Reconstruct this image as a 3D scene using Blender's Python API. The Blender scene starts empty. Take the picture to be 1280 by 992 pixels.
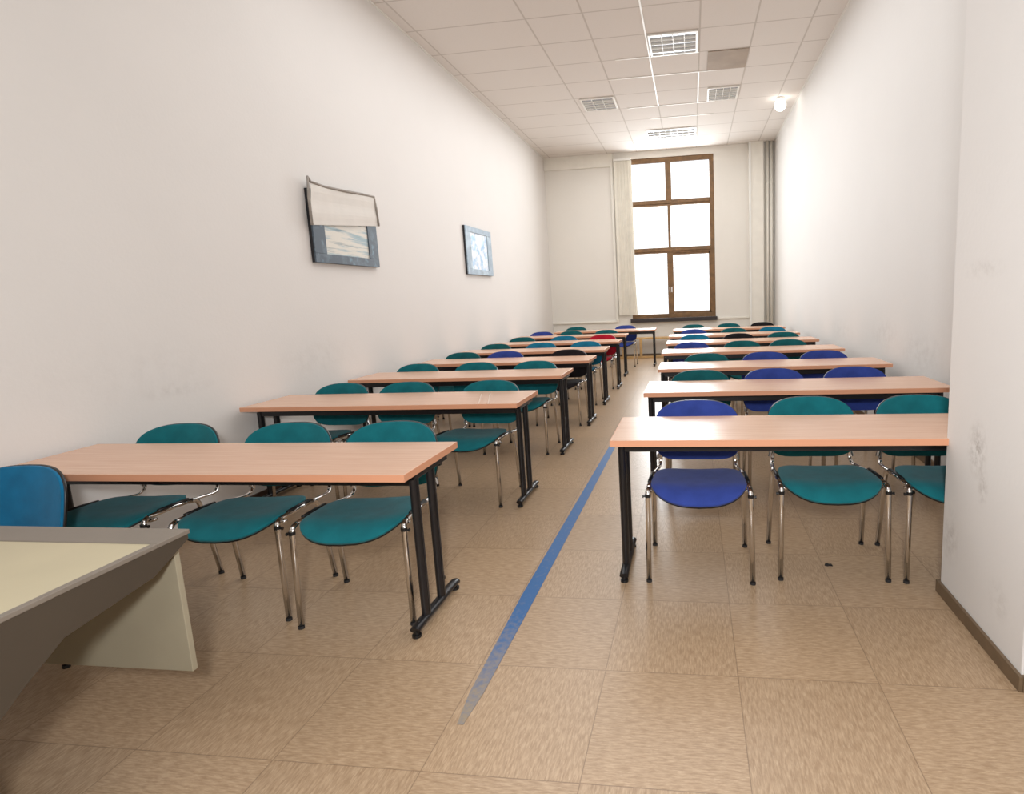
import bpy, bmesh, math, random
from mathutils import Vector, Matrix
random.seed(7)
C = bpy.context.scene.collection
PI = math.pi

# ------------------------------------------------------------------ camera
CAM_H = 1.5
yaw, pitch, roll = 0.132387536, 0.143620152, -0.0408005055
F_PX, PX, PY = 690.377521, 136.653764, -26.3983102
cy_, sy_ = math.cos(yaw), math.sin(yaw)
fw = Vector((-sy_*math.cos(pitch), cy_*math.cos(pitch), -math.sin(pitch)))
rt = Vector((cy_, sy_, 0)); up = rt.cross(fw)
c_, s_ = math.cos(roll), math.sin(roll)
r2 = c_*rt + s_*up; u2 = -s_*rt + c_*up
cam_d = bpy.data.cameras.new('camera'); cam = bpy.data.objects.new('camera', cam_d); C.objects.link(cam)
M = Matrix((( r2.x, u2.x, -fw.x, 0), (r2.y, u2.y, -fw.y, 0), (r2.z, u2.z, -fw.z, CAM_H), (0, 0, 0, 1)))
cam.matrix_world = M
cam_d.sensor_fit = 'HORIZONTAL'; cam_d.sensor_width = 36
cam_d.lens = F_PX/1280*36
cam_d.shift_x = -PX/1280; cam_d.shift_y = PY/1280
cam_d.clip_start = .02
bpy.context.scene.camera = cam

# ------------------------------------------------------------------ world, lights, exposure
W = bpy.data.worlds.new('sky'); bpy.context.scene.world = W; W.use_nodes = True
bgn = W.node_tree.nodes['Background']; bgn.inputs[0].default_value = (.93, .97, 1, 1); bgn.inputs[1].default_value = 3.0

def area(name, loc, rot, sx, sy, power, col, spread=PI):
    d = bpy.data.lights.new(name, 'AREA'); d.shape = 'RECTANGLE'; d.size = sx; d.size_y = sy
    d.energy = power; d.color = col; d.spread = spread
    o = bpy.data.objects.new(name, d); o.location = loc; o.rotation_euler = rot; C.objects.link(o); return o
# daylight standing outside the window
area('daylight', (-.45, 13.95, 2.8), (math.radians(-76), 0, 0), 2.0, 3.7, 430, (.94, .97, 1))
# flash of the photographer, bounced, just above and behind the camera
area('flash', (.0, -.30, 1.86), (math.radians(86), 0, math.radians(6)), .22, .22, 150, (.94, .97, 1))
# added overhead fill lights, above the camera end and down the room
area('front_room_fill', (-.8, -.6, 4.7), (0, 0, 0), 3.2, 2.6, 85, (.94, .97, 1))
area('mid_room_fill', (-.8, 8.2, 4.76), (0, 0, 0), 4.0, 8.4, 340, (.94, .97, 1))  # added fill that brightens the middle and far end
vs = bpy.context.scene.view_settings
vs.view_transform = 'Standard'; vs.look = 'None'; vs.gamma = 1; vs.use_curve_mapping = False
vs.exposure = -0.80

# ------------------------------------------------------------------ materials
def srgb(r, g, b):
    f = lambda v: (v/255/12.92) if v/255 <= .04045 else ((v/255+.055)/1.055)**2.4
    return (f(r), f(g), f(b), 1)

def mat(name, col, rough=.6, metal=0, spec=.5, bump=0, bscale=200, var=0, vscale=5, coat=0):
    m = bpy.data.materials.new(name); m.use_nodes = True
    nt = m.node_tree; p = nt.nodes['Principled BSDF']
    p.inputs['Base Color'].default_value = col; p.inputs['Roughness'].default_value = rough
    p.inputs['Metallic'].default_value = metal; p.inputs['Specular IOR Level'].default_value = spec
    if coat: p.inputs['Coat Weight'].default_value = coat; p.inputs['Coat Roughness'].default_value = .1
    tc = nt.nodes.new('ShaderNodeTexCoord')
    if bump:
        n = nt.nodes.new('ShaderNodeTexNoise'); n.inputs['Scale'].default_value = bscale; n.inputs['Detail'].default_value = 4
        nt.links.new(tc.outputs['Object'], n.inputs['Vector'])
        b = nt.nodes.new('ShaderNodeBump'); b.inputs['Strength'].default_value = bump; b.inputs['Distance'].default_value = .002
        nt.links.new(n.outputs['Fac'], b.inputs['Height']); nt.links.new(b.outputs['Normal'], p.inputs['Normal'])
    if var:
        n = nt.nodes.new('ShaderNodeTexNoise'); n.inputs['Scale'].default_value = vscale; n.inputs['Detail'].default_value = 5
        nt.links.new(tc.outputs['Object'], n.inputs['Vector'])
        mr = nt.nodes.new('ShaderNodeMapRange'); mr.inputs[1].default_value = .3; mr.inputs[2].default_value = .7
        mr.inputs[3].default_value = 1-var; mr.inputs[4].default_value = 1+var
        nt.links.new(n.outputs['Fac'], mr.inputs[0])
        h = nt.nodes.new('ShaderNodeHueSaturation'); h.inputs['Color'].default_value = col
        nt.links.new(mr.outputs[0], h.inputs['Value']); nt.links.new(h.outputs[0], p.inputs['Base Color'])
    return m

def math_node(nt, op, a, b=None, c=None):
    n = nt.nodes.new('ShaderNodeMath'); n.operation = op
    for i, v in enumerate((a, b, c)):
        if v is None: continue
        if isinstance(v, (int, float)): n.inputs[i].default_value = v
        else: nt.links.new(v, n.inputs[i])
    return n.outputs[0]

def mixc(nt, fac, a, b):
    n = nt.nodes.new('ShaderNodeMix'); n.data_type = 'RGBA'
    if isinstance(fac, (int, float)): n.inputs[0].default_value = fac
    else: nt.links.new(fac, n.inputs[0])
    for i, v in ((6, a), (7, b)):
        if isinstance(v, tuple): n.inputs[i].default_value = v
        else: nt.links.new(v, n.inputs[i])
    return n.outputs[2]

def ramp(nt, src, lo, hi, a=0., b=1.):
    n = nt.nodes.new('ShaderNodeMapRange'); nt.links.new(src, n.inputs[0])
    n.inputs[1].default_value = lo; n.inputs[2].default_value = hi; n.inputs[3].default_value = a; n.inputs[4].default_value = b
    return n.outputs[0]

def noise(nt, vec, scale, detail=4, rough=.5):
    n = nt.nodes.new('ShaderNodeTexNoise'); n.inputs['Scale'].default_value = scale; n.inputs['Detail'].default_value = detail
    n.inputs['Roughness'].default_value = rough
    nt.links.new(vec, n.inputs['Vector']); return n.outputs['Fac']

def mapping(nt, vec, scale=(1, 1, 1), loc=(0, 0, 0), rot=(0, 0, 0)):
    n = nt.nodes.new('ShaderNodeMapping'); nt.links.new(vec, n.inputs[0])
    n.inputs['Scale'].default_value = scale; n.inputs['Location'].default_value = loc; n.inputs['Rotation'].default_value = rot
    return n.outputs[0]

# ---- floor: marbled vinyl tiles laid with alternating grain
TS, TX, TY = .5275, -.9088, 1.4888
def floor_material():
    m = bpy.data.materials.new('vinyl_tiles'); m.use_nodes = True; nt = m.node_tree; p = nt.nodes['Principled BSDF']
    tc = nt.nodes.new('ShaderNodeTexCoord').outputs['Object']
    sx = nt.nodes.new('ShaderNodeSeparateXYZ'); nt.links.new(tc, sx.inputs[0])
    gx = math_node(nt, 'DIVIDE', math_node(nt, 'SUBTRACT', sx.outputs[0], TX), TS)
    gy = math_node(nt, 'DIVIDE', math_node(nt, 'SUBTRACT', sx.outputs[1], TY), TS)
    ix, iy = math_node(nt, 'FLOOR', gx), math_node(nt, 'FLOOR', gy)
    chk = math_node(nt, 'PINGPONG', math_node(nt, 'ADD', ix, iy), 1)
    cx = nt.nodes.new('ShaderNodeCombineXYZ'); nt.links.new(ix, cx.inputs[0]); nt.links.new(iy, cx.inputs[1])
    wn = nt.nodes.new('ShaderNodeTexWhiteNoise'); nt.links.new(cx.outputs[0], wn.inputs['Vector'])
    vecA = mapping(nt, tc, (140, 22, 1)); vecB = mapping(nt, tc, (22, 140, 1))
    g = None
    def grain(scale, det, r):
        a = noise(nt, vecA, scale, det, r); b = noise(nt, vecB, scale, det, r)
        n = nt.nodes.new('ShaderNodeMix'); n.data_type = 'FLOAT'
        nt.links.new(chk, n.inputs[0]); nt.links.new(a, n.inputs[2]); nt.links.new(b, n.inputs[3]); return n.outputs[0]
    g1 = grain(1.0, 5, .6); g2 = grain(1.7, 3, .6)
    base = mixc(nt, ramp(nt, g1, .36, .64), srgb(156, 128, 99), srgb(185, 158, 128))
    base = mixc(nt, ramp(nt, g2, .58, .70, 0, .6), base, srgb(200, 176, 148))
    base = mixc(nt, ramp(nt, g2, .40, .34, 0, .35), base, srgb(136, 106, 80))
    big = noise(nt, tc, 1.3, 3)
    h = nt.nodes.new('ShaderNodeHueSaturation'); nt.links.new(base, h.inputs['Color'])
    val = math_node(nt, 'ADD', ramp(nt, wn.outputs[0], 0, 1, .95, 1.03), ramp(nt, big, .3, .7, -.04, .03))
    nt.links.new(val, h.inputs['Value'])
    def seam(v):
        f = math_node(nt, 'FRACT', v); return math_node(nt, 'MINIMUM', f, math_node(nt, 'SUBTRACT', 1, f))
    sd = math_node(nt, 'MINIMUM', seam(gx), seam(gy))
    sm = ramp(nt, sd, .0015, .005, .6, 0)
    col = mixc(nt, sm, h.outputs[0], srgb(105, 82, 60))
    nt.links.new(col, p.inputs['Base Color'])
    sc = noise(nt, tc, 1.5, 2, .5)
    nt.links.new(ramp(nt, sc, .2, .8, .29, .32), p.inputs['Roughness'])
    p.inputs['Specular IOR Level'].default_value = .5
    return m

# ---- ceiling: suspended tiles
CS, CX0, CY0, CEIL = .6934, -1.9133, 8.355, 4.82
def ceiling_material():
    m = bpy.data.materials.new('ceiling_tiles'); m.use_nodes = True; nt = m.node_tree; p = nt.nodes['Principled BSDF']
    tc = nt.nodes.new('ShaderNodeTexCoord').outputs['Object']
    sx = nt.nodes.new('ShaderNodeSeparateXYZ'); nt.links.new(tc, sx.inputs[0])
    gx = math_node(nt, 'DIVIDE', math_node(nt, 'SUBTRACT', sx.outputs[0], CX0), CS)
    gy = math_node(nt, 'DIVIDE', math_node(nt, 'SUBTRACT', sx.outputs[1], CY0), CS)
    nx = math_node(nt, 'ROUND', gx)
    dx = math_node(nt, 'ABSOLUTE', math_node(nt, 'SUBTRACT', gx, nx))
    skip = math_node(nt, 'COMPARE', nx, -1, .1)            # wide tiles next to the left wall
    dx = math_node(nt, 'ADD', dx, skip)
    dy = math_node(nt, 'ABSOLUTE', math_node(nt, 'SUBTRACT', gy, math_node(nt, 'ROUND', gy)))
    line = ramp(nt, math_node(nt, 'MINIMUM', dx, dy), .010, .020, 1, 0)
    col = mixc(nt, ramp(nt, line, 0, 1, 0, .8), srgb(228, 222, 216), srgb(196, 188, 180))
    fl = noise(nt, tc, 60, 5)
    col = mixc(nt, ramp(nt, fl, .55, .75, 0, .12), col, srgb(190, 180, 170))
    nt.links.new(col, p.inputs['Base Color']); p.inputs['Roughness'].default_value = .85; p.inputs['Specular IOR Level'].default_value = .1
    bp = nt.nodes.new('ShaderNodeBump'); bp.inputs['Strength'].default_value = .3; bp.inputs['Distance'].default_value = .004
    nt.links.new(line, bp.inputs['Height']); nt.links.new(bp.outputs[0], p.inputs['Normal'])
    return m

def wall_material(name, col, dirt=0, dirt_box=None):
    m = bpy.data.materials.new(name); m.use_nodes = True; nt = m.node_tree; p = nt.nodes['Principled BSDF']
    tc = nt.nodes.new('ShaderNodeTexCoord').outputs['Object']
    c = mixc(nt, ramp(nt, noise(nt, tc, 1.1, 5, .6), .35, .7, 0, .22), col, tuple([v*.9 for v in col[:3]]+[1]))
    if dirt_box:
        sx = nt.nodes.new('ShaderNodeSeparateXYZ'); nt.links.new(tc, sx.inputs[0])
        for (y0, z0, ry, rz, s) in dirt_box:                # scuffs with a place of their own
            a = math_node(nt, 'POWER', math_node(nt, 'DIVIDE', math_node(nt, 'SUBTRACT', sx.outputs[1], y0), ry), 2)
            b = math_node(nt, 'POWER', math_node(nt, 'DIVIDE', math_node(nt, 'SUBTRACT', sx.outputs[2], z0), rz), 2)
            d = math_node(nt, 'SQRT', math_node(nt, 'ADD', a, b))
            f = math_node(nt, 'MULTIPLY', ramp(nt, d, 0, 1, 1, 0), ramp(nt, noise(nt, tc, 9/max(ry, rz)**.5, 6, .7), .42, .7, 0, s))
            c = mixc(nt, f, c, srgb(128, 112, 98))
    nt.links.new(c, p.inputs['Base Color']); p.inputs['Roughness'].default_value = .62; p.inputs['Specular IOR Level'].default_value = .3
    bp = nt.nodes.new('ShaderNodeBump'); bp.inputs['Strength'].default_value = .25; bp.inputs['Distance'].default_value = .003
    nt.links.new(noise(nt, tc, 45, 5), bp.inputs['Height']); nt.links.new(bp.outputs[0], p.inputs['Normal'])
    return m

def beech_material():
    m = bpy.data.materials.new('beech_laminate'); m.use_nodes = True; nt = m.node_tree; p = nt.nodes['Principled BSDF']
    tc = nt.nodes.new('ShaderNodeTexCoord').outputs['Object']
    g = noise(nt, mapping(nt, tc, (1.5, 40, 40)), 1.5, 5, .6); g2 = noise(nt, mapping(nt, tc, (12, 220, 220)), 1, 3)
    c = mixc(nt, ramp(nt, g, .3, .7), srgb(208, 164, 136), srgb(220, 180, 152))
    c = mixc(nt, ramp(nt, g2, .55, .75, 0, .3), c, srgb(196, 150, 120))
    nt.links.new(c, p.inputs['Base Color']); p.inputs['Roughness'].default_value = .27; p.inputs['Specular IOR Level'].default_value = .5
    return m

FLOOR = floor_material(); CEILM = ceiling_material(); BEECH = beech_material()
WL = wall_material('white_plaster_left', srgb(226, 221, 216), dirt_box=[(3.1, 1.15, .8, .25, .08), (3.25, 1.0, .35, .06, .22), (4.7, 1.05, .7, .25, .12)])
WR = wall_material('white_plaster_right', srgb(226, 223, 219), dirt_box=[(5.0, .92, .6, .22, .2), (5.9, 1.0, .5, .2, .2), (7.5, .95, .8, .15, .15)])
WP = wall_material('white_plaster_pier', srgb(230, 226, 222), dirt_box=[(2.42, .80, .09, .14, .75), (2.36, .66, .05, .10, .5), (2.62, .32, .10, .16, .4), (2.45, 1.55, .20, .05, .25), (2.2, .25, .10, .10, .25)])
WB = wall_material('white_plaster_back', srgb(232, 227, 218))
EDGE = mat('beech_edge_band', srgb(218, 156, 122), .4, bump=.1, bscale=60)
BLACK = mat('black_powder_coat', srgb(26, 24, 26), .32, spec=.5, bump=.1, bscale=400)
BPLAST = mat('black_plastic', srgb(20, 19, 20), .4)
CHROME = mat('chrome', (.72, .70, .68, 1), .14, metal=1, bump=.05, bscale=30)
RUBBER = mat('rubber', srgb(38, 36, 36), .7)
def fabric(name, col):
    m = mat(name, col, .92, spec=.15, bump=.5, bscale=700, var=.13, vscale=14)
    p = m.node_tree.nodes['Principled BSDF']; p.inputs['Sheen Weight'].default_value = .12; return m
FAB = dict(teal=fabric('teal_fabric', srgb(20, 104, 112)), darkteal=fabric('dark_teal_fabric', srgb(20, 88, 92)),
           blue=fabric('blue_fabric', srgb(50, 68, 142)), cyan=fabric('cyan_fabric', srgb(28, 112, 142)),
           black=fabric('black_fabric', srgb(30, 26, 28)), red=fabric('red_fabric', srgb(172, 24, 44)))
FAB['desk_cyan'] = fabric('bright_cyan_fabric', srgb(20, 108, 150))
BROWN = mat('brown_skirting', srgb(112, 92, 70), .5, var=.08, vscale=20)
DBROWN = mat('dark_brown_skirting', srgb(78, 54, 40), .5)
WINWOOD = mat('brown_window_wood', srgb(120, 88, 52), .45, bump=.2, bscale=40, var=.25, vscale=9)
SILL = mat('dark_sill', srgb(48, 40, 40), .5)
PAINT = mat('cream_paint', srgb(234, 229, 218), .45, var=.03)
WPAINT = mat('white_gloss_paint', srgb(236, 234, 228), .35)
BLIND = mat('blind_fabric', srgb(240, 234, 220), .8, bump=.2, bscale=300, var=.05)
BLIND.node_tree.nodes['Principled BSDF'].inputs['Subsurface Weight'].default_value = 0
BLIND.node_tree.nodes['Principled BSDF'].inputs['Transmission Weight'].default_value = .12
PINE = mat('pale_pine', srgb(198, 160, 108), .5, bump=.2, bscale=50, var=.12, vscale=12)
DESKTOP = mat('cream_desk_top', srgb(190, 178, 148), .5, bump=.15, bscale=300, var=.03)
DESKRIM = mat('taupe_desk_rim', srgb(124, 114, 103), .45, bump=.1, bscale=100, var=.05)
DESKSIDE = mat('brown_grey_desk_apron', srgb(70, 60, 49), .5, bump=.1, bscale=100, var=.06, vscale=3)
DESKPANEL = mat('beige_desk_panel', srgb(160, 150, 128), .45, bump=.1, bscale=100, var=.04)
LAMPW = mat('white_lamp_metal', srgb(238, 236, 230), .3)
LAMPG = mat('lamp_reflector', srgb(196, 200, 206), .25, metal=.4)
TILEBR = mat('brown_ceiling_panel', srgb(168, 152, 136), .7, var=.1, vscale=4)
SCRAP = mat('black_scrap', srgb(20, 18, 18), .8)

# ------------------------------------------------------------------ mesh helpers
def obj(name, bm, m, parent=None, smooth=False, matrix=None):
    me = bpy.data.meshes.new(name)
    bmesh.ops.recalc_face_normals(bm, faces=bm.faces[:])
    bm.to_mesh(me); bm.free()
    if smooth:
        for p in me.polygons: p.use_smooth = True
        if smooth == 'auto':
            try: me.set_sharp_from_angle(angle=math.radians(40))
            except Exception: pass
    me.materials.append(m)
    o = bpy.data.objects.new(name, me); C.objects.link(o)
    if parent: o.parent = parent
    return o

def box(bm, x0, x1, y0, y1, z0, z1, bev=0, seg=2):
    r = bmesh.ops.create_cube(bm, size=1)
    vs_ = r['verts']
    for v in vs_:
        v.co = Vector((x0+(v.co.x+.5)*(x1-x0), y0+(v.co.y+.5)*(y1-y0), z0+(v.co.z+.5)*(z1-z0)))
    if bev:
        es = list({e for v in vs_ for e in v.link_edges})
        bmesh.ops.bevel(bm, geom=es, offset=bev, segments=seg, affect='EDGES', profile=.5)
    return bm

def bxm(*a, **k): return box(bmesh.new(), *a, **k)

def tube(bm, pts, a, b=None, n=12, side=Vector((1, 0, 0)), cap=True):
    """sweep an ellipse (a along 'side', b across) along pts"""
    b = b or a; pts = [Vector(p) for p in pts]; rings = []
    for i, p in enumerate(pts):
        if i == 0: t = pts[1]-p
        elif i == len(pts)-1: t = p-pts[-2]
        else: t = (pts[i+1]-p).normalized()+(p-pts[i-1]).normalized()
        t.normalize()
        s = side-t*side.dot(t)
        if s.length < 1e-3: s = Vector((0, 1, 0))-t*t.y
        s.normalize(); q = t.cross(s)
        rings.append([bm.verts.new(p+s*a*math.cos(2*PI*k/n)+q*b*math.sin(2*PI*k/n)) for k in range(n)])
    for r0, r1 in zip(rings, rings[1:]):
        for k in range(n): bm.faces.new((r0[k], r0[(k+1) % n], r1[(k+1) % n], r1[k]))
    if cap: bm.faces.new(rings[0][::-1]); bm.faces.new(rings[-1])
    return bm

def slab(bm, grid, off):
    """closed thin slab from a grid of points and an offset vector"""
    off = Vector(off); A = [[bm.verts.new(Vector(p)) for p in row] for row in grid]
    B = [[bm.verts.new(Vector(p)+off) for p in row] for row in grid]
    nj, ni = len(grid), len(grid[0])
    for j in range(nj-1):
        for i in range(ni-1):
            bm.faces.new((A[j][i], A[j][i+1], A[j+1][i+1], A[j+1][i])); bm.faces.new((B[j][i], B[j+1][i], B[j+1][i+1], B[j][i+1]))
    for j in range(nj-1):
        bm.faces.new((A[j][0], A[j+1][0], B[j+1][0], B[j][0])); bm.faces.new((A[j][-1], B[j][-1], B[j+1][-1], A[j+1][-1]))
    for i in range(ni-1):
        bm.faces.new((A[0][i], B[0][i], B[0][i+1], A[0][i+1])); bm.faces.new((A[-1][i], A[-1][i+1], B[-1][i+1], B[-1][i]))
    return bm

def arc(p0, p1, p2, n=6):
    p0, p1, p2 = map(Vector, (p0, p1, p2))
    return [(p0*(1-t)**2+p1*2*t*(1-t)+p2*t*t) for t in [i/n for i in range(n+1)]]

def tag(o, label=None, cat=None, group=None, kind=None):
    if label: o['label'] = label
    if cat: o['category'] = cat
    if group: o['group'] = group
    if kind: o['kind'] = kind
    return o

def thing(name, loc=(0, 0, 0), rz=0):
    o = bpy.data.objects.new(name, None); o.empty_display_size = .1; C.objects.link(o)
    o.location = loc; o.rotation_euler = (0, 0, rz); return o

def dup(o, parent=None):
    c = o.copy(); C.objects.link(c); c.parent = parent
    for ch in [q for q in KIDS.get(o.name, [])]: dup(ch, c)
    return c
KIDS = {}
def index_kids(o):
    KIDS[o.name] = list(o.children)
    for ch in o.children: index_kids(ch)

def struct(name, bm, m, parent=None, smooth=False):
    o = obj(name, bm, m, parent, smooth)
    if not parent: o['kind'] = 'structure'
    return o

# ------------------------------------------------------------------ the room
XL, XR, YB, YF = -3.46, 1.92, 13.5, -2.6
struct('floor', bxm(XL-.2, XR+.2, YF-.2, YB+.25, -.1, 0), FLOOR)
struct('ceiling', bxm(XL-.2, XR+.2, YF-.2, YB+.25, CEIL, CEIL+.1), CEILM)
struct('wall_left', bxm(XL-.2, XL, YF-.2, YB+.25, 0, CEIL), WL)
struct('wall_right', bxm(XR, XR+.2, YF-.2, YB+.25, 0, CEIL), WR)
struct('wall_front', bxm(XL, XR, YF-.2, YF, 0, CEIL), WB)
WX0, WX1, WZ0, WZ1 = -1.46, .55, .93, 4.66       # window opening
bm = bmesh.new()
box(bm, XL, WX0, YB, YB+.25, 0, CEIL); box(bm, WX1, XR, YB, YB+.25, 0, CEIL)
box(bm, WX0, WX1, YB, YB+.25, 0, WZ0); box(bm, WX0, WX1, YB, YB+.25, WZ1, CEIL)
struct('wall_back', bm, WB)
struct('wall_right_pier', bxm(1.172, XR, 2.02, 2.70, 0, CEIL, bev=.006), WP)
# skirtings
bm = bmesh.new(); box(bm, 1.157, 1.172, 2.005, 2.715, 0, .062, bev=.003); box(bm, 1.172, XR, 2.005, 2.02, 0, .062); box(bm, 1.172, XR, 2.70, 2.715, 0, .062)
struct('baseboard_pier', bm, BROWN)
struct('baseboard_left', bxm(XL, XL+.014, YF, YB, 0, .07, bev=.003), DBROWN)
struct('baseboard_right', bxm(XR-.014, XR, 2.715, YB, 0, .07, bev=.003), BROWN)
struct('baseboard_back', bxm(XL+.014, XR-.014, YB-.014, YB, 0, .07, bev=.003), BROWN)
# frieze and ledge on the back wall, edge moulding of the ceiling
struct('trim_1', bxm(XL, -1.80, YB-.05, YB, 4.52, CEIL, bev=.006), PAINT)
struct('trim_2', bxm(XL, -1.80, YB-.035, YB, .86, .90, bev=.004), PAINT)
struct('trim_3', bxm(.60, 1.34, YB-.035, YB, .86, .90, bev=.004), PAINT)
struct('trim_4', bxm(-1.86, -1.80, YB-.05, YB, .90, 4.52, bev=.006), PAINT)
bm = bmesh.new()
box(bm, XL, XL+.025, 2.0, YB, CEIL-.012, CEIL-.001); box(bm, XR-.025, XR, 2.715, YB, CEIL-.012, CEIL-.001)
struct('trim_5', bm, WPAINT)
# boxed duct in the corner, right of the window
bm = bmesh.new(); box(bm, 1.38, 1.66, YB-.14, YB, 0, CEIL, bev=.004); struct('trim_6', bm, PAINT)
struct('trim_7', bxm(1.335, 1.38, YB-.16, YB, 0, CEIL, bev=.004), WPAINT)

# window: frame, transoms, mullions, panes
def window():
    yw0, yw1 = YB+.02, YB+.10
    bm = bmesh.new()
    box(bm, WX0, WX1, yw0, yw1, WZ1-.11, WZ1, bev=.006); box(bm, WX0, WX1, yw0, yw1, WZ0, WZ0+.10, bev=.006)
    box(bm, WX0, WX0+.09, yw0, yw1, WZ0+.1, WZ1-.11, bev=.006); box(bm, WX1-.105, WX1, yw0, yw1, WZ0+.1, WZ1-.11, bev=.006)
    w = struct('window_1', bm, WINWOOD)
    for z0, z1 in ((3.56, 3.70), (2.465, 2.60)):
        b = bxm(WX0+.09, WX1-.105, yw0-.01, yw1, z0, z1, bev=.008); box(b, WX0+.09, WX1-.105, yw0-.03, yw0-.01, (z0+z1)/2-.02, (z0+z1)/2+.02, bev=.005)
        obj('transom', b, WINWOOD, w)
    for x0, x1, z0, z1 in ((-.575, -.435, 3.70, WZ1-.11), (-.54, -.475, 2.60, 3.56), (-.58, -.435, WZ0+.1, 2.465)):
        obj('mullion', bxm(x0, x1, yw0-.008, yw1, z0, z1, bev=.006), WINWOOD, w)
    for x in (-.53, -.485):
        b = bxm(x-.008, x+.008, yw0-.05, yw0-.008, 1.62, 1.66, bev=.003); box(b, x-.01, x+.01, yw0-.06, yw0-.045, 1.54, 1.66, bev=.004)
        obj('handle', b, LAMPW, w)
    # sash rails standing a little proud of the frame on the lower right casement
    b = bmesh.new(); X0, X1, Z0, Z1 = -.435, WX1-.105, WZ0+.10, 2.465
    box(b, X0, X1, yw0+.01, yw1-.01, Z1-.05, Z1); box(b, X0, X1, yw0+.01, yw1-.01, Z0, Z0+.05)
    box(b, X1-.04, X1, yw0+.01, yw1-.01, Z0, Z1)
    obj('sash', b, WINWOOD, w)
    g = bpy.data.materials.new('window_glass'); g.use_nodes = True; nt = g.node_tree
    nt.nodes.remove(nt.nodes['Principled BSDF'])
    tr = nt.nodes.new('ShaderNodeBsdfTransparent'); tr.inputs[0].default_value = (.97, .98, .98, 1)
    gl = nt.nodes.new('ShaderNodeBsdfGlossy'); gl.inputs['Roughness'].default_value = .03
    mx = nt.nodes.new('ShaderNodeMixShader'); mx.inputs[0].default_value = .05
    nt.links.new(tr.outputs[0], mx.inputs[1]); nt.links.new(gl.outputs[0], mx.inputs[2]); nt.links.new(mx.outputs[0], nt.nodes['Material Output'].inputs[0])
    for z0, z1 in ((3.70, WZ1-.11), (2.60, 3.56), (WZ0+.1, 2.465)):
        for x0, x1 in ((WX0+.09, -.50), (-.50, WX1-.105)):
            obj('pane', bxm(x0, x1, yw0+.045, yw0+.051, z0, z1), g, w)
    struct('trim_8', bxm(WX0-.04, WX1+.03, YB-.10, YB+.02, WZ0-.09, WZ0, bev=.005), SILL)
window()

# ------------------------------------------------------------------ vertical blind gathered at the left of the window
bl = thing('vertical_blind', (-1.60, YB-.08, 0))
tag(bl, 'cream vertical blind gathered at the left side of the tall window', 'blind')
obj('head_rail', bxm(-.17, .24, -.03, .03, 4.62, 4.67, bev=.004), WPAINT, bl)
for i, (x, a, w_) in enumerate(((-.13, 18, .08), (-.085, -22, .075), (-.04, 25, .075), (.0, -18, .075), (.045, 26, .075), (.085, -20, .075), (.125, 24, .075), (.165, -15, .085), (.21, 20, .085))):
    b = bmesh.new(); t = math.radians(a)
    n = 6; cols = []
    for k in range(n+1):
        s = (k/n-.5)*w_; bow = .008*(1-(2*k/n-1)**2)
        X = x+s*math.cos(t)-bow*math.sin(t); Y = s*math.sin(t)*.8+bow*math.cos(t)
        cols.append([(X+(.03 if z < 2 else 0)*(i > 6), Y, z) for z in (1.03, 2.0, 3.2, 4.62)])
    slab(b, cols, (0, -.0015, 0))
    obj('slat', b, BLIND, bl)
b = bmesh.new(); tube(b, [(-.165, -.02, 4.62), (-.165, -.02, 1.2)], .004, n=6); obj('cord', b, BLIND, bl)

# ------------------------------------------------------------------ heating pipes
for k, x in enumerate((1.755, 1.845)):
    b = bmesh.new(); tube(b, [(0, 0, 0), (0, 0, CEIL)], .032, n=16)
    o = obj('heating_pipe', b, PAINT, smooth=True); o.location = (x, YB-.06, 0)
    for z in (.25, 1.9, 3.9):
        c = bmesh.new(); tube(c, [(0, 0, z), (0, 0, z+.03)], .037, n=16); box(c, -.01, .01, .03, .06, z, z+.03); obj('bracket', c, PAINT, o)
    tag(o, ('cream vertical pipe in the back right corner, the one beside the boxed duct', 'cream vertical pipe in the back right corner, the one touching the side wall')[k], 'pipe', 'vertical pipes in the back corner')

# ------------------------------------------------------------------ wooden bench frame along the back wall
bf = thing('wooden_bench_frame', (-1.25, 13.2, 0))
tag(bf, 'pale wooden low frame with posts and rails along the back wall under the window', 'bench')
obj('top_rail', bxm(-1.9, 1.0, -.05, .0, .45, .49, bev=.004), PINE, bf)
obj('bottom_rail', bxm(-1.9, 1.0, -.045, -.005, .0, .05, bev=.004), PINE, bf)
for x in (-1.88, -.9, -.42, .0, .96):
    obj('post', bxm(x-.03, x+.03, -.05, .0, .05, .45, bev=.004), PINE, bf)
obj('seat_board', bxm(-1.9, 1.0, 0, .2, .468, .49, bev=.004), PINE, bf)
for x in (-1.88, -.42, .96): obj('rear_post', bxm(x-.02, x+.02, .16, .2, 0, .468, bev=.003), PINE, bf)

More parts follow.
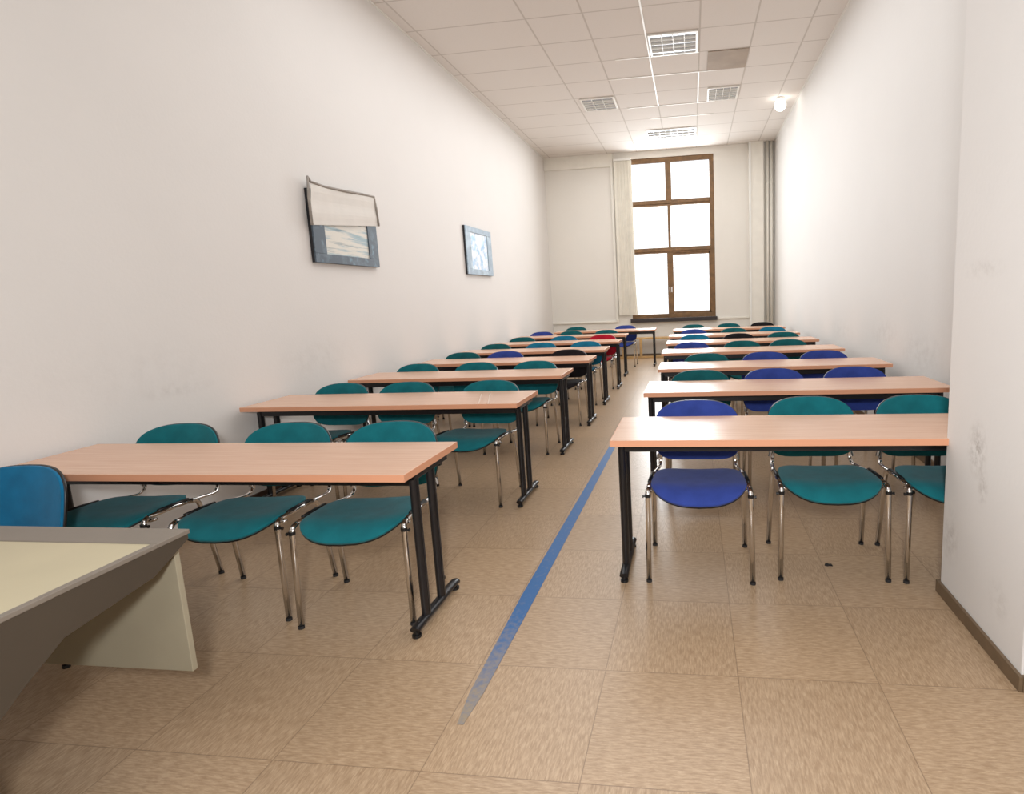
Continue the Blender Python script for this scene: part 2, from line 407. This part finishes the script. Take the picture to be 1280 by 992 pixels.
# ------------------------------------------------------------------ ceiling lamps
def louvre_lamp(x0, x1, y0, y1, nx, ny, label):
    t = thing('ceiling_lamp', ((x0+x1)/2, (y0+y1)/2, CEIL)); tag(t, label, 'ceiling lamp', 'recessed louvred ceiling lamps')
    w, h = (x1-x0)/2, (y1-y0)/2
    b = bmesh.new(); e = .03
    box(b, -w, w, -h, -h+e, -.02, -.001, bev=.003); box(b, -w, w, h-e, h, -.02, -.001, bev=.003)
    box(b, -w, -w+e, -h+e, h-e, -.02, -.001, bev=.003); box(b, w-e, w, -h+e, h-e, -.02, -.001, bev=.003)
    obj('frame', b, LAMPW, t)
    obj('reflector', bxm(-w+e, w-e, -h+e, h-e, -.006, -.001), LAMPG, t)
    b = bmesh.new()
    for i in range(1, nx):
        x = -w+e+(2*w-2*e)*i/nx; box(b, x-.004, x+.004, -h+e, h-e, -.03, -.006)
    for j in range(1, ny):
        y = -h+e+(2*h-2*e)*j/ny; box(b, -w+e, w-e, y-.003, y+.003, -.028, -.006)
    obj('louvre', b, LAMPW, t)
    for j in (.3, .7):
        b = bmesh.new(); y = -h+e+(2*h-2*e)*j; tube(b, [(-w+e, y, -.011), (w-e, y, -.011)], .005, n=8); obj('lamp_tube', b, LAMPW, t, smooth=True)
louvre_lamp(-.505, .145, 7.68, 8.335, 4, 5, 'louvred square ceiling lamp nearest the camera')
louvre_lamp(.32, .84, 9.765, 10.38, 4, 6, 'louvred ceiling lamp beyond the brown ceiling panel')
louvre_lamp(-1.83, -1.24, 9.765, 10.38, 3, 5, 'louvred ceiling lamp on the left, off by itself')
louvre_lamp(-.87, .15, 11.85, 12.45, 8, 3, 'widest louvred ceiling lamp, nearest the window')
p = obj('ceiling_panel', bxm(.29, .855, 8.37, 9.03, CEIL-.012, CEIL-.001, bev=.002), TILEBR)
tag(p, 'brown stained square panel set in the white tiled ceiling', 'panel')
# ceiling grid tee bars near the lamps, window's reflection painted on as white
TEE = mat('tee_bar_window_gleam', srgb(246, 244, 238), .4)
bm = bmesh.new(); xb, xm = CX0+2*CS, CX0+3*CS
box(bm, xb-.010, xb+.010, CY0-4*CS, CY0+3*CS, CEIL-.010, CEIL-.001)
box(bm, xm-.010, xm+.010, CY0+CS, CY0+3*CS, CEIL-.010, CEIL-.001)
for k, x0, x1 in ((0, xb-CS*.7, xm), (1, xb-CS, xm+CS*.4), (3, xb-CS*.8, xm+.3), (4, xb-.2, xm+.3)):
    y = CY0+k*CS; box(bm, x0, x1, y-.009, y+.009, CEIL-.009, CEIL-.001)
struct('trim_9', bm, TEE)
def lamp_bulb():
    t = thing('bulb_lamp', (1.60, 10.55, CEIL)); tag(t, 'small lit round bulb on the ceiling by the right wall', 'ceiling lamp')
    b = bmesh.new(); tube(b, [(0, 0, -.035), (0, 0, -.001)], .07, n=20); obj('base', b, LAMPW, t, smooth='auto')
    m = bpy.data.materials.new('lit_glass'); m.use_nodes = True; q = m.node_tree.nodes['Principled BSDF']
    q.inputs['Emission Color'].default_value = (1, .96, .9, 1); q.inputs['Emission Strength'].default_value = 9
    b = bmesh.new(); bmesh.ops.create_uvsphere(b, u_segments=20, v_segments=12, radius=.10)
    for v in b.verts: v.co.z -= .125
    obj('glass_globe', b, m, t, smooth=True)
lamp_bulb()

# ------------------------------------------------------------------ pictures on the left wall
def picture_art(name, base, marks, scale):
    m = bpy.data.materials.new(name); m.use_nodes = True; nt = m.node_tree; p_ = nt.nodes['Principled BSDF']
    tc = nt.nodes.new('ShaderNodeTexCoord').outputs['Object']
    v = mapping(nt, tc, scale)
    c = mixc(nt, ramp(nt, noise(nt, v, 1.6, 5, .6), .48, .62, 0, .85), base, marks[0])
    c = mixc(nt, ramp(nt, noise(nt, mapping(nt, v, loc=(3, 7, 1)), 2.7, 4), .55, .68, 0, .7), c, marks[1])
    nt.links.new(c, p_.inputs['Base Color']); p_.inputs['Roughness'].default_value = .45; return m
ART1 = picture_art('shore_painting', srgb(216, 210, 198), (srgb(140, 168, 178), srgb(100, 118, 128)), (1, 1.2, 14))
ART2 = picture_art('pale_painting', srgb(226, 230, 236), (srgb(130, 180, 220), srgb(170, 216, 228)), (1, 5, 5))
FR1 = picture_art('slate_frame', srgb(72, 84, 96), (srgb(96, 110, 122), srgb(120, 150, 164)), (4, 4, 4))
FR2 = picture_art('silver_blue_frame', srgb(142, 160, 176), (srgb(176, 194, 206), srgb(110, 120, 134)), (4, 4, 4))
BACKF = mat('black_frame_side', srgb(24, 24, 30), .4)
WASHOUT = mat('off_white_washout', srgb(222, 216, 208), .75, var=.03, vscale=6)
WASHOUT_EDGE = mat('grey_washout_edge', srgb(158, 150, 142), .8, var=.15, vscale=20)
def framed(name, y0, y1, z0, z1, fl, fb, frm, art, label):
    """fl side width, fb top/bottom width"""
    t = thing(name, (XL, (y0+y1)/2, (z0+z1)/2)); w, h = (y1-y0)/2, (z1-z0)/2; tag(t, label, 'picture')
    obj('backing', bxm(.002, .03, -w, w, -h, h, bev=.002), BACKF, t)
    b = bmesh.new()
    box(b, .03, .045, -w, w, -h, -h+fb, bev=.003); box(b, .03, .045, -w, w, h-fb, h, bev=.003)
    box(b, .03, .045, -w, -w+fl, -h+fb, h-fb, bev=.003); box(b, .03, .045, w-fl, w, -h+fb, h-fb, bev=.003)
    obj('frame', b, frm, t)
    obj('painting', bxm(.03, .034, -w+fl, w-fl, -h+fb, h-fb), art, t)
    return t
framed('framed_picture', 4.78, 5.83, 1.92, 2.58, .17, .085, FR1, ART1, 'landscape picture in a slate blue frame, its upper half washed out to off-white')
framed('framed_picture', 8.30, 9.39, 1.93, 2.67, .19, .085, FR2, ART2, 'pale blue picture in a silver-blue frame, farther along the left wall')
# stand-in sheet for the washed-out upper half of the first picture
ps = thing('washout_sheet', (XL, 5.3, 2.3)); tag(ps, 'off-white sheet with grey edges standing in for the washed-out upper half of a picture', 'paper')
def sheet(bm, pts, x0, th, nseg=10):
    """pts: four corners TL,TR,BR,BL as (y,z), small ripples in x"""
    TL, TR, BR, BL = [Vector(q) for q in pts]; g = []
    for j in range(nseg+1):
        row = []
        for i in range(nseg+1):
            u, v = i/nseg, j/nseg
            q = (TL*(1-u)+TR*u)*(1-v)+(BL*(1-u)+BR*u)*v
            row.append((x0+.004*math.sin(u*9+v*3)+.003*math.sin(v*11), q[0], q[1]))
        g.append(row)
    return slab(bm, g, (th, 0, 0))
b = sheet(bmesh.new(), [(-.50, .325), (.52, .365), (.555, .065), (-.545, -.05)], .055, .003)
obj('sheet', b, WASHOUT, ps)
b = bmesh.new()
pts = [(-.545, -.05), (-.545, .2), (-.53, .37), (-.50, .335), (-.3, .325), (.0, .34), (.3, .36), (.52, .37), (.545, .25), (.56, .065)]
tube(b, [(.06, y, z) for y, z in pts], .012, .012, n=8, side=Vector((1, 0, 0)))
obj('rolled_edge', b, WASHOUT_EDGE, ps, smooth=True)

# ------------------------------------------------------------------ table
TOPZ = .78
def make_table(L=2.17, D=.545):
    t = thing('classroom_table')
    h = L/2; d = D/2
    obj('tabletop', bxm(-h+.002, h-.002, -d+.002, d-.002, TOPZ-.032, TOPZ, bev=.0015, seg=1), BEECH, t)
    b = bmesh.new(); z0, z1 = TOPZ-.033, TOPZ-.0012
    box(b, -h, h, -d, -d+.0025, z0, z1); box(b, -h, h, d-.0025, d, z0, z1)
    box(b, -h, -h+.0025, -d+.0025, d-.0025, z0, z1); box(b, h-.0025, h, -d+.0025, d-.0025, z0, z1)
    obj('edge_band', b, EDGE, t)
    lx = h-.04
    for y in (-.125, d-.10):
        obj('frame_rail', bxm(-lx+.01, lx-.01, y-.012, y+.012, TOPZ-.098, TOPZ-.034, bev=.003), BLACK, t)
    for s in (-1, 1):
        x = s*lx
        obj('end_bearer', bxm(x-.018, x+.018, -.137, d-.082, TOPZ-.07, TOPZ-.034, bev=.004), BLACK, t)
        for y in (-.125, .035):
            b = bmesh.new()
            tube(b, [(x, y, .05), (x, y, TOPZ-.066)], .019, .028, n=16)
            for e in (-1, 1): box(b, x+e*.017-.003, x+e*.017+.003, y-.006, y+.006, .05, TOPZ-.066)
            obj('leg', b, BLACK, t, smooth='auto')
        b = bmesh.new(); f0, f1 = -.24, .20
        tube(b, [(x, f0, .036), (x, f0+.012, .040), (x, f0+.05, .042), (x, f1-.05, .042), (x, f1-.012, .040), (x, f1, .036)], .024, .016, n=16)
        ft = obj('foot', b, BLACK, t, smooth='auto')
        for y in (f0+.012, f1-.012):
            b = bmesh.new(); tube(b, [(x, y, 0), (x, y, .012)], .021, n=14); tube(b, [(x, y, .012), (x, y, .03)], .011, n=10)
            obj('glide', b, BPLAST, ft, smooth='auto')
    return t

# ------------------------------------------------------------------ chair
def superell(t, a, b, n):
    c, s = math.cos(t), math.sin(t)
    return (a*math.copysign(abs(c)**(2/n), c), b*math.copysign(abs(s)**(2/n), s))

def pad(outline, place, top, bottom, nseg=48, rings=(1.0, .985, .95, .85, .68, .48, .25)):
    """closed cushion: outline(t)->(u,v); top/bottom(u,v,r)->w ; place(u,v,w)->xyz"""
    bm = bmesh.new(); rows = []
    seq = [('b', r) for r in rings[::-1]]+[('t', r) for r in rings]
    for side, r in seq:
        row = []
        for k in range(nseg):
            u, v = outline(2*PI*k/nseg); u *= r; v *= r
            w = (top if side == 't' else bottom)(u, v, r)
            row.append(bm.verts.new(place(u, v, w)))
        rows.append(row)
    for r0, r1 in zip(rows, rows[1:]):
        for k in range(nseg): bm.faces.new((r0[k], r0[(k+1) % nseg], r1[(k+1) % nseg], r1[k]))
    for row, fn in ((rows[0], bottom), (rows[-1], top)):
        c = bm.verts.new(place(0, 0, fn(0, 0, 0)))
        for k in range(nseg): bm.faces.new((row[k], row[(k+1) % nseg], c))
    return bm

def make_chair(fab):
    """front towards -y, origin on the floor between the feet"""
    t = thing('stacking_chair')
    # seat ---------------------------------------------------------------
    def s_out(tt):
        x, y = superell(tt, .247, .218, 4.2 if math.sin(tt) > 0 else 2.9); return (x*(1-.06*(y/.218)), y)
    def s_h(u, v):
        f = max(0, (-v-.09)/.125)
        return .492+.020*(abs(u)/.24)**2-.040*f**2+.004*max(0, (v-.1)/.13)
    place_s = lambda u, v, w: (u, v-.052, w)
    def s_top(u, v, r): return s_h(u, v)+(.018*(1-r**8))-.004
    def s_bot(u, v, r): return s_h(u, v)-.016-(.004*(1-r**8))
    obj('seat', pad(s_out, place_s, s_top, s_bot), FAB[fab], t, smooth=True)
    def sh_out(tt):
        u, v = s_out(tt); return (u*.985, v*.985)
    obj('seat_shell', pad(sh_out, place_s, lambda u, v, r: s_h(u, v)-.014, lambda u, v, r: s_h(u, v)-.026-.008*(1-r**6)), BPLAST, t, smooth=True)
    # backrest -----------------------------------------------------------
    Z0 = .680
    def b_out(tt):
        x, z = superell(tt, .254, .172, 3.0) if math.sin(tt) >= 0 else superell(tt, .254, .186, 3.8)
        return (x, z)
    tilt = math.radians(12)
    def place_b(u, v, w):
        curve = .055*(u/.25)**2
        y = .395+v*math.sin(tilt)-curve-w
        return (u, y, Z0+v*math.cos(tilt))
    obj('backrest', pad(b_out, place_b, lambda u, v, r: .016+.010*(1-r**6), lambda u, v, r: .0), FAB[fab], t, smooth=True)
    obj('back_shell', pad(lambda tt: tuple(1.006*q for q in b_out(tt)), place_b, lambda u, v, r: .004, lambda u, v, r: -.010-.006*(1-r**4)), BPLAST, t, smooth=True)
    # frame --------------------------------------------------------------
    for s in (-1, 1):
        x = s*.262; LA, LB = .0135, .0115
        b = bmesh.new()
        tube(b, [(s*.268, -.215, .010)]+arc((x, -.203, .462), (x, -.202, .497), (x-s*.003, -.165, .501), 6), LA, LB, n=14)
        l1 = obj('leg', b, CHROME, t, smooth=True)
        b = bmesh.new(); tube(b, [(s*.268, -.215, 0), (s*.268, -.215, .014)], .0148, .013, n=14); obj('foot_cap', b, RUBBER, l1, smooth='auto')
        b = bmesh.new()
        tube(b, [(s*.266, .215, .010)]+arc((x-s*.006, .150, .440), (x-s*.008, .142, .484), (x-s*.008, .10, .486), 6), LA, LB, n=14)
        l2 = obj('leg', b, CHROME, t, smooth=True)
        b = bmesh.new(); tube(b, [(s*.266, .215, 0), (s*.266, .2145, .014)], .0148, .013, n=14); obj('foot_cap', b, RUBBER, l2, smooth='auto')
        b = bmesh.new(); tube(b, [(x-s*.003, -.166, .501), (x-s*.005, 0, .495), (x-s*.008, .102, .486)], .0125, .0110, n=12)
        obj('side_rail', b, CHROME, t, smooth=True)
        b = bmesh.new()
        tube(b, [(x-s*.010, .098, .486), (x-s*.018, .20, .474)]+arc((x-s*.024, .262, .466), (x-s*.034, .330, .456), (x-s*.040, .335, .512), 7)+[(x-s*.050, .352, .60)], .0115, .008, n=12)
        obj('back_support', b, CHROME, t, smooth=True)
        b = bmesh.new(); tube(b, [(x-s*.028, .334, .500), (x-s*.036, .336, .535)], .017, .012, n=12); obj('support_sleeve', b, CHROME, t, smooth='auto')
        b = bmesh.new(); tube(b, [(x, -.203, .462), (x, -.203, .478)], .0155, .0135, n=12)
        tube(b, [(x+s*.010, -.203, .466), (x+s*.024, -.203, .466)], .005, n=8, side=Vector((0, 0, 1)))
        tube(b, [(x+s*.022, -.203, .466), (x+s*.027, -.203, .466)], .008, n=12, side=Vector((0, 0, 1)))
        obj('link_bracket', b, BPLAST, t, smooth='auto')
        b = bmesh.new(); tube(b, [(x-s*.002, -.11, .512), (x-s*.004, .0, .508), (x-s*.006, .08, .501)], .009, .008, n=8); obj('rail_cover', b, BPLAST, t, smooth=True)
    for y, z in ((-.13, .468), (.12, .470)):
        b = bmesh.new(); tube(b, [(-.262, y, z+.008), (-.23, y, z), (.23, y, z), (.262, y, z+.008)], .009, n=10, side=Vector((0, 0, 1)))
        obj('cross_bar', b, CHROME, t, smooth=True)
    return t

# ------------------------------------------------------------------ place tables and chairs
ORD = ['front', 'second', 'third', 'fourth', 'fifth', 'sixth', 'seventh', 'rearmost']
CENT_L = [2.41, 3.97, 5.31, 6.50, 7.73, 9.04, 10.43, 11.83]
CENT_R = [2.95, 4.30, 5.60, 7.05, 8.38, 9.72, 11.30]
RIGHT_END_L = [-1.24, -1.245, -1.245, -1.205, -1.215, -1.195, -1.25, -.79]
LEFT_END_R = [-.430, -.375, -.35, -.395, -.40, -.415, -.40]
table0 = make_table(); index_kids(table0)
chairs0 = {}
first_table = True
TROT = {('L', 0): -.3, ('L', 1): -1.1, ('L', 2): -.3, ('R', 0): 0., ('R', 1): .6}
def place_table(x, y, rz, label, group):
    global first_table
    o = table0 if first_table else dup(table0); first_table = False
    o.location = (x, y, 0); o.rotation_euler = (0, 0, rz); tag(o, label, 'table', group)
for i, y in enumerate(CENT_L):
    lab = 'beech-topped black-legged table, the %s one in the row along the left wall' % ORD[i] if i < 7 else 'beech-topped table at the far left by the back wall, shifted towards the aisle'
    if i == 6: lab = 'beech-topped black-legged table, seventh from the front along the left wall'
    if i == 0: lab = 'beech-topped table nearest the camera on the left, behind the cream desk'
    place_table(RIGHT_END_L[i]-1.085, y, 0, lab, 'left column of classroom tables')
for i, y in enumerate(CENT_R):
    lab = 'beech-topped black-legged table, the %s one from the front in the right column' % ORD[i]
    if i == 0: lab = 'beech-topped table nearest the camera on the right, cut off by the white pier'
    if i == 6: lab = 'beech-topped black-legged table at the far end of the right column, below the window'
    place_table(LEFT_END_R[i]+1.085, y, 0, lab, 'right column of classroom tables')

CN = dict(teal='teal', darkteal='dark teal', blue='blue', cyan='cyan', black='black', red='red', desk_cyan='bright cyan')
def place_chair(fab, x, y, rz, label, group):
    if fab not in chairs0:
        o = make_chair(fab); chairs0[fab] = o; index_kids(o)
    else: o = dup(chairs0[fab])
    o.location = (x, y, 0); o.rotation_euler = (0, 0, rz); tag(o, label, 'chair', group)
LCH = [[('teal', -2.995), ('teal', -2.275), ('teal', -1.635)], [('teal', -2.995), ('teal', -2.395), ('teal', -1.685)],
       [('teal', -3.0), ('teal', -2.335), ('teal', -1.69)], [('darkteal', -2.99), ('blue', -2.40), ('black', -1.60)],
       [('darkteal', -2.98), ('cyan', -2.28), ('cyan', -1.62)], [('darkteal', -2.98), ('cyan', -2.22), ('red', -1.57)],
       [('blue', -3.01), ('darkteal', -2.41), ('darkteal', -1.70)], [('darkteal', -2.60), ('blue', -1.50)]]
RCH = [[('blue', .01), ('teal', .69), ('teal', 1.31)], [('darkteal', .05), ('blue', .66), ('blue', 1.29)],
       [('darkteal', .135), ('blue', .745), ('blue', 1.345)], [('blue', -.02), ('darkteal', .635), ('darkteal', 1.23)],
       [('cyan', .02), ('black', .70), ('darkteal', 1.365)], [('blue', .01), ('darkteal', .73), ('cyan', 1.39)],
       [('darkteal', .01), ('darkteal', .73), ('black', 1.41)]]
LROT = [[5, 6, 7], [0, 1, -3], [0, -1, -2], [0, 2, -3], [1, 0, -4], [0, 2, -3], [0, 0, 0], [0, -2]]
RROT = [[0, 1, 1], [0, 1, -1], [0, -1, 0], [1, 0, 1], [0, 0, -1], [0, 1, 0], [0, 0, 0]]
SL = ['beside the left wall', 'in the middle', 'next to the aisle']; SR = ['next to the aisle', 'in the middle', 'on the wall side']
def article(i, side):
    if i == 0: return 'the %s table nearest the camera' % side
    if (side == 'left' and i == 7) or (side == 'right' and i == 6): return "the %s column's rearmost table" % side
    return "the %s column's %s table from the front" % (side, ORD[i])
for side, CH, cen, rot, S in (('left', LCH, CENT_L, LROT, SL), ('right', RCH, CENT_R, RROT, SR)):
    for i, row in enumerate(CH):
        for k, (fab, x) in enumerate(row):
            pos = S[k] if len(row) == 3 else ('at its left end', 'at its aisle end')[k]
            gap = -.012 if side == 'left' else -.01
            place_chair(fab, x, cen[i]+gap+(.055 if (side, i) == ('left', 0) else .06 if (side, i) == ('right', 0) and k else 0), math.radians(rot[i][k]), '%s chair %s behind %s' % (CN[fab], pos, article(i, side)),
                        'padded chairs along the %s side tables' % side)

# ------------------------------------------------------------------ teacher's desk at the lower left and its chair
dk = thing('office_desk', (-1.70, 1.57, 0)); tag(dk, 'low taupe desk with a cream top inlay in the bottom left corner of the picture', 'desk')
DW, DD = 1.74, 1.10
b = bmesh.new(); e = .115
box(b, -DW, 0, -e, 0, .766, .782, bev=.003); box(b, -DW, 0, -DD, -DD+.03, .766, .782, bev=.003)
box(b, -.022, 0, -DD+.03, -e, .766, .782, bev=.003); box(b, -DW, -DW+.03, -DD+.03, -e, .766, .782, bev=.003)
obj('top_rim', b, DESKRIM, dk)
obj('desk_top', bxm(-DW+.03, -.022, -DD+.03, -e, .766, .779), DESKTOP, dk)
b = bmesh.new()
prof = [(-.008, .766), (-.008, .750), (-.14, .682), (-.40, .648), (-.50, .58), (-.60, .50), (-DD+.01, .50), (-DD+.01, .766)]
va = [b.verts.new((-.002, y, z)) for y, z in prof]; vb = [b.verts.new((-.020, y, z)) for y, z in prof]
b.faces.new(va); b.faces.new(vb[::-1])
for k in range(len(prof)): b.faces.new((va[k], vb[k], vb[(k+1) % 8], va[(k+1) % 8]))
box(b, -DW+.01, -.68, -.028, -.01, .67, .752, bev=.003)
box(b, -DW+.01, -.024, -DD+.01, -DD+.03, .635, .752, bev=.003); box(b, -DW+.01, -DW+.03, -DD+.03, -.028, .635, .752, bev=.003)
obj('apron', b, DESKSIDE, dk)
obj('hanging_panel', bxm(-.66, -.026, -.045, -.025, .285, .752, bev=.002), DESKPANEL, dk)
obj('side_panel', bxm(-.05, -.026, -DD+.03, -.62, 0, .752, bev=.003), DESKPANEL, dk)
obj('side_panel', bxm(-DW+.03, -DW+.054, -DD+.03, -.06, 0, .752, bev=.003), DESKPANEL, dk)
place_chair('desk_cyan', -2.985, 1.635, math.radians(4), 'bright cyan padded chair tucked behind the cream-topped desk at the left edge', None)

# ------------------------------------------------------------------ marks on the floor
def tape_material():
    m = bpy.data.materials.new('blue_tape'); m.use_nodes = True; nt = m.node_tree; p_ = nt.nodes['Principled BSDF']
    tc = nt.nodes.new('ShaderNodeTexCoord').outputs['Object']; sx = nt.nodes.new('ShaderNodeSeparateXYZ'); nt.links.new(tc, sx.inputs[0])
    wear = math_node(nt, 'ADD', ramp(nt, sx.outputs[1], .05, .75, 1.0, 0), ramp(nt, noise(nt, tc, 40, 5), .35, .65, -.2, .2))
    wear = ramp(nt, wear, .05, 1.1, 0, 1)
    c = mixc(nt, wear, srgb(28, 92, 150), srgb(150, 134, 112)); nt.links.new(c, p_.inputs['Base Color'])
    p_.inputs['Roughness'].default_value = .4; return m
b = bmesh.new(); n = 24
prof = [(-.876+.015, 1.69, .012), (-.863, 1.85, .028), (-.863, 2.54, .038), (-.848, 3.9, .036), (-.833, 5.40, .032), (-.83, 5.95, .030)]
top, bot = [], []
for x, y, w_ in prof:
    for L_, z in ((top, .0022), (bot, .0002)):
        L_.append([b.verts.new((x-w_+.86, y-1.69, z)), b.verts.new((x+w_+.86, y-1.69, z))])
for k in range(len(prof)-1):
    t0, t1, b0, b1 = top[k], top[k+1], bot[k], bot[k+1]
    b.faces.new((t0[0], t0[1], t1[1], t1[0])); b.faces.new((b0[0], b1[0], b1[1], b0[1]))
    b.faces.new((t0[0], t1[0], b1[0], b0[0])); b.faces.new((t0[1], b0[1], b1[1], t1[1]))
b.faces.new((top[0][0], bot[0][0], bot[0][1], top[0][1])); b.faces.new((top[-1][0], top[-1][1], bot[-1][1], bot[-1][0]))
o = obj('floor_tape', b, tape_material()); o.location = (-.86, 1.69, 0); tag(o, 'strip of blue tape stuck along the aisle floor, worn pale at its near end', 'tape')
b = bmesh.new()
for x0 in (-1.530, -1.460):
    slab(b, [[(x0-.335*(y-3.70)+.010*k, y, .0003) for k in range(2)] for y in (3.70, 3.9, 4.12)], (0, 0, .0006))
o = obj('tape_residue', b, mat('pale_tape', srgb(226, 198, 176), .3)); o.location = (0, 0, TOPZ); tag(o, 'pale strips of old clear tape stuck on the second left table top near the aisle', 'tape')
b = bmesh.new()
vsx = [(-.02, -.008), (-.006, -.016), (.008, -.010), (.022, -.014), (.018, .006), (.006, .004), (.002, .014), (-.012, .010), (-.016, .002)]
f = b.faces.new([b.verts.new((x, y, .0005)) for x, y in vsx]); r = bmesh.ops.extrude_face_region(b, geom=[f])
for v in [q for q in r['geom'] if isinstance(q, bmesh.types.BMVert)]: v.co.z += .004+random.random()*.003
o = obj('litter_scrap', b, SCRAP); o.location = (.703, 2.952, 0); tag(o, 'tiny black scrap lying on the floor under the front right table', 'litter')
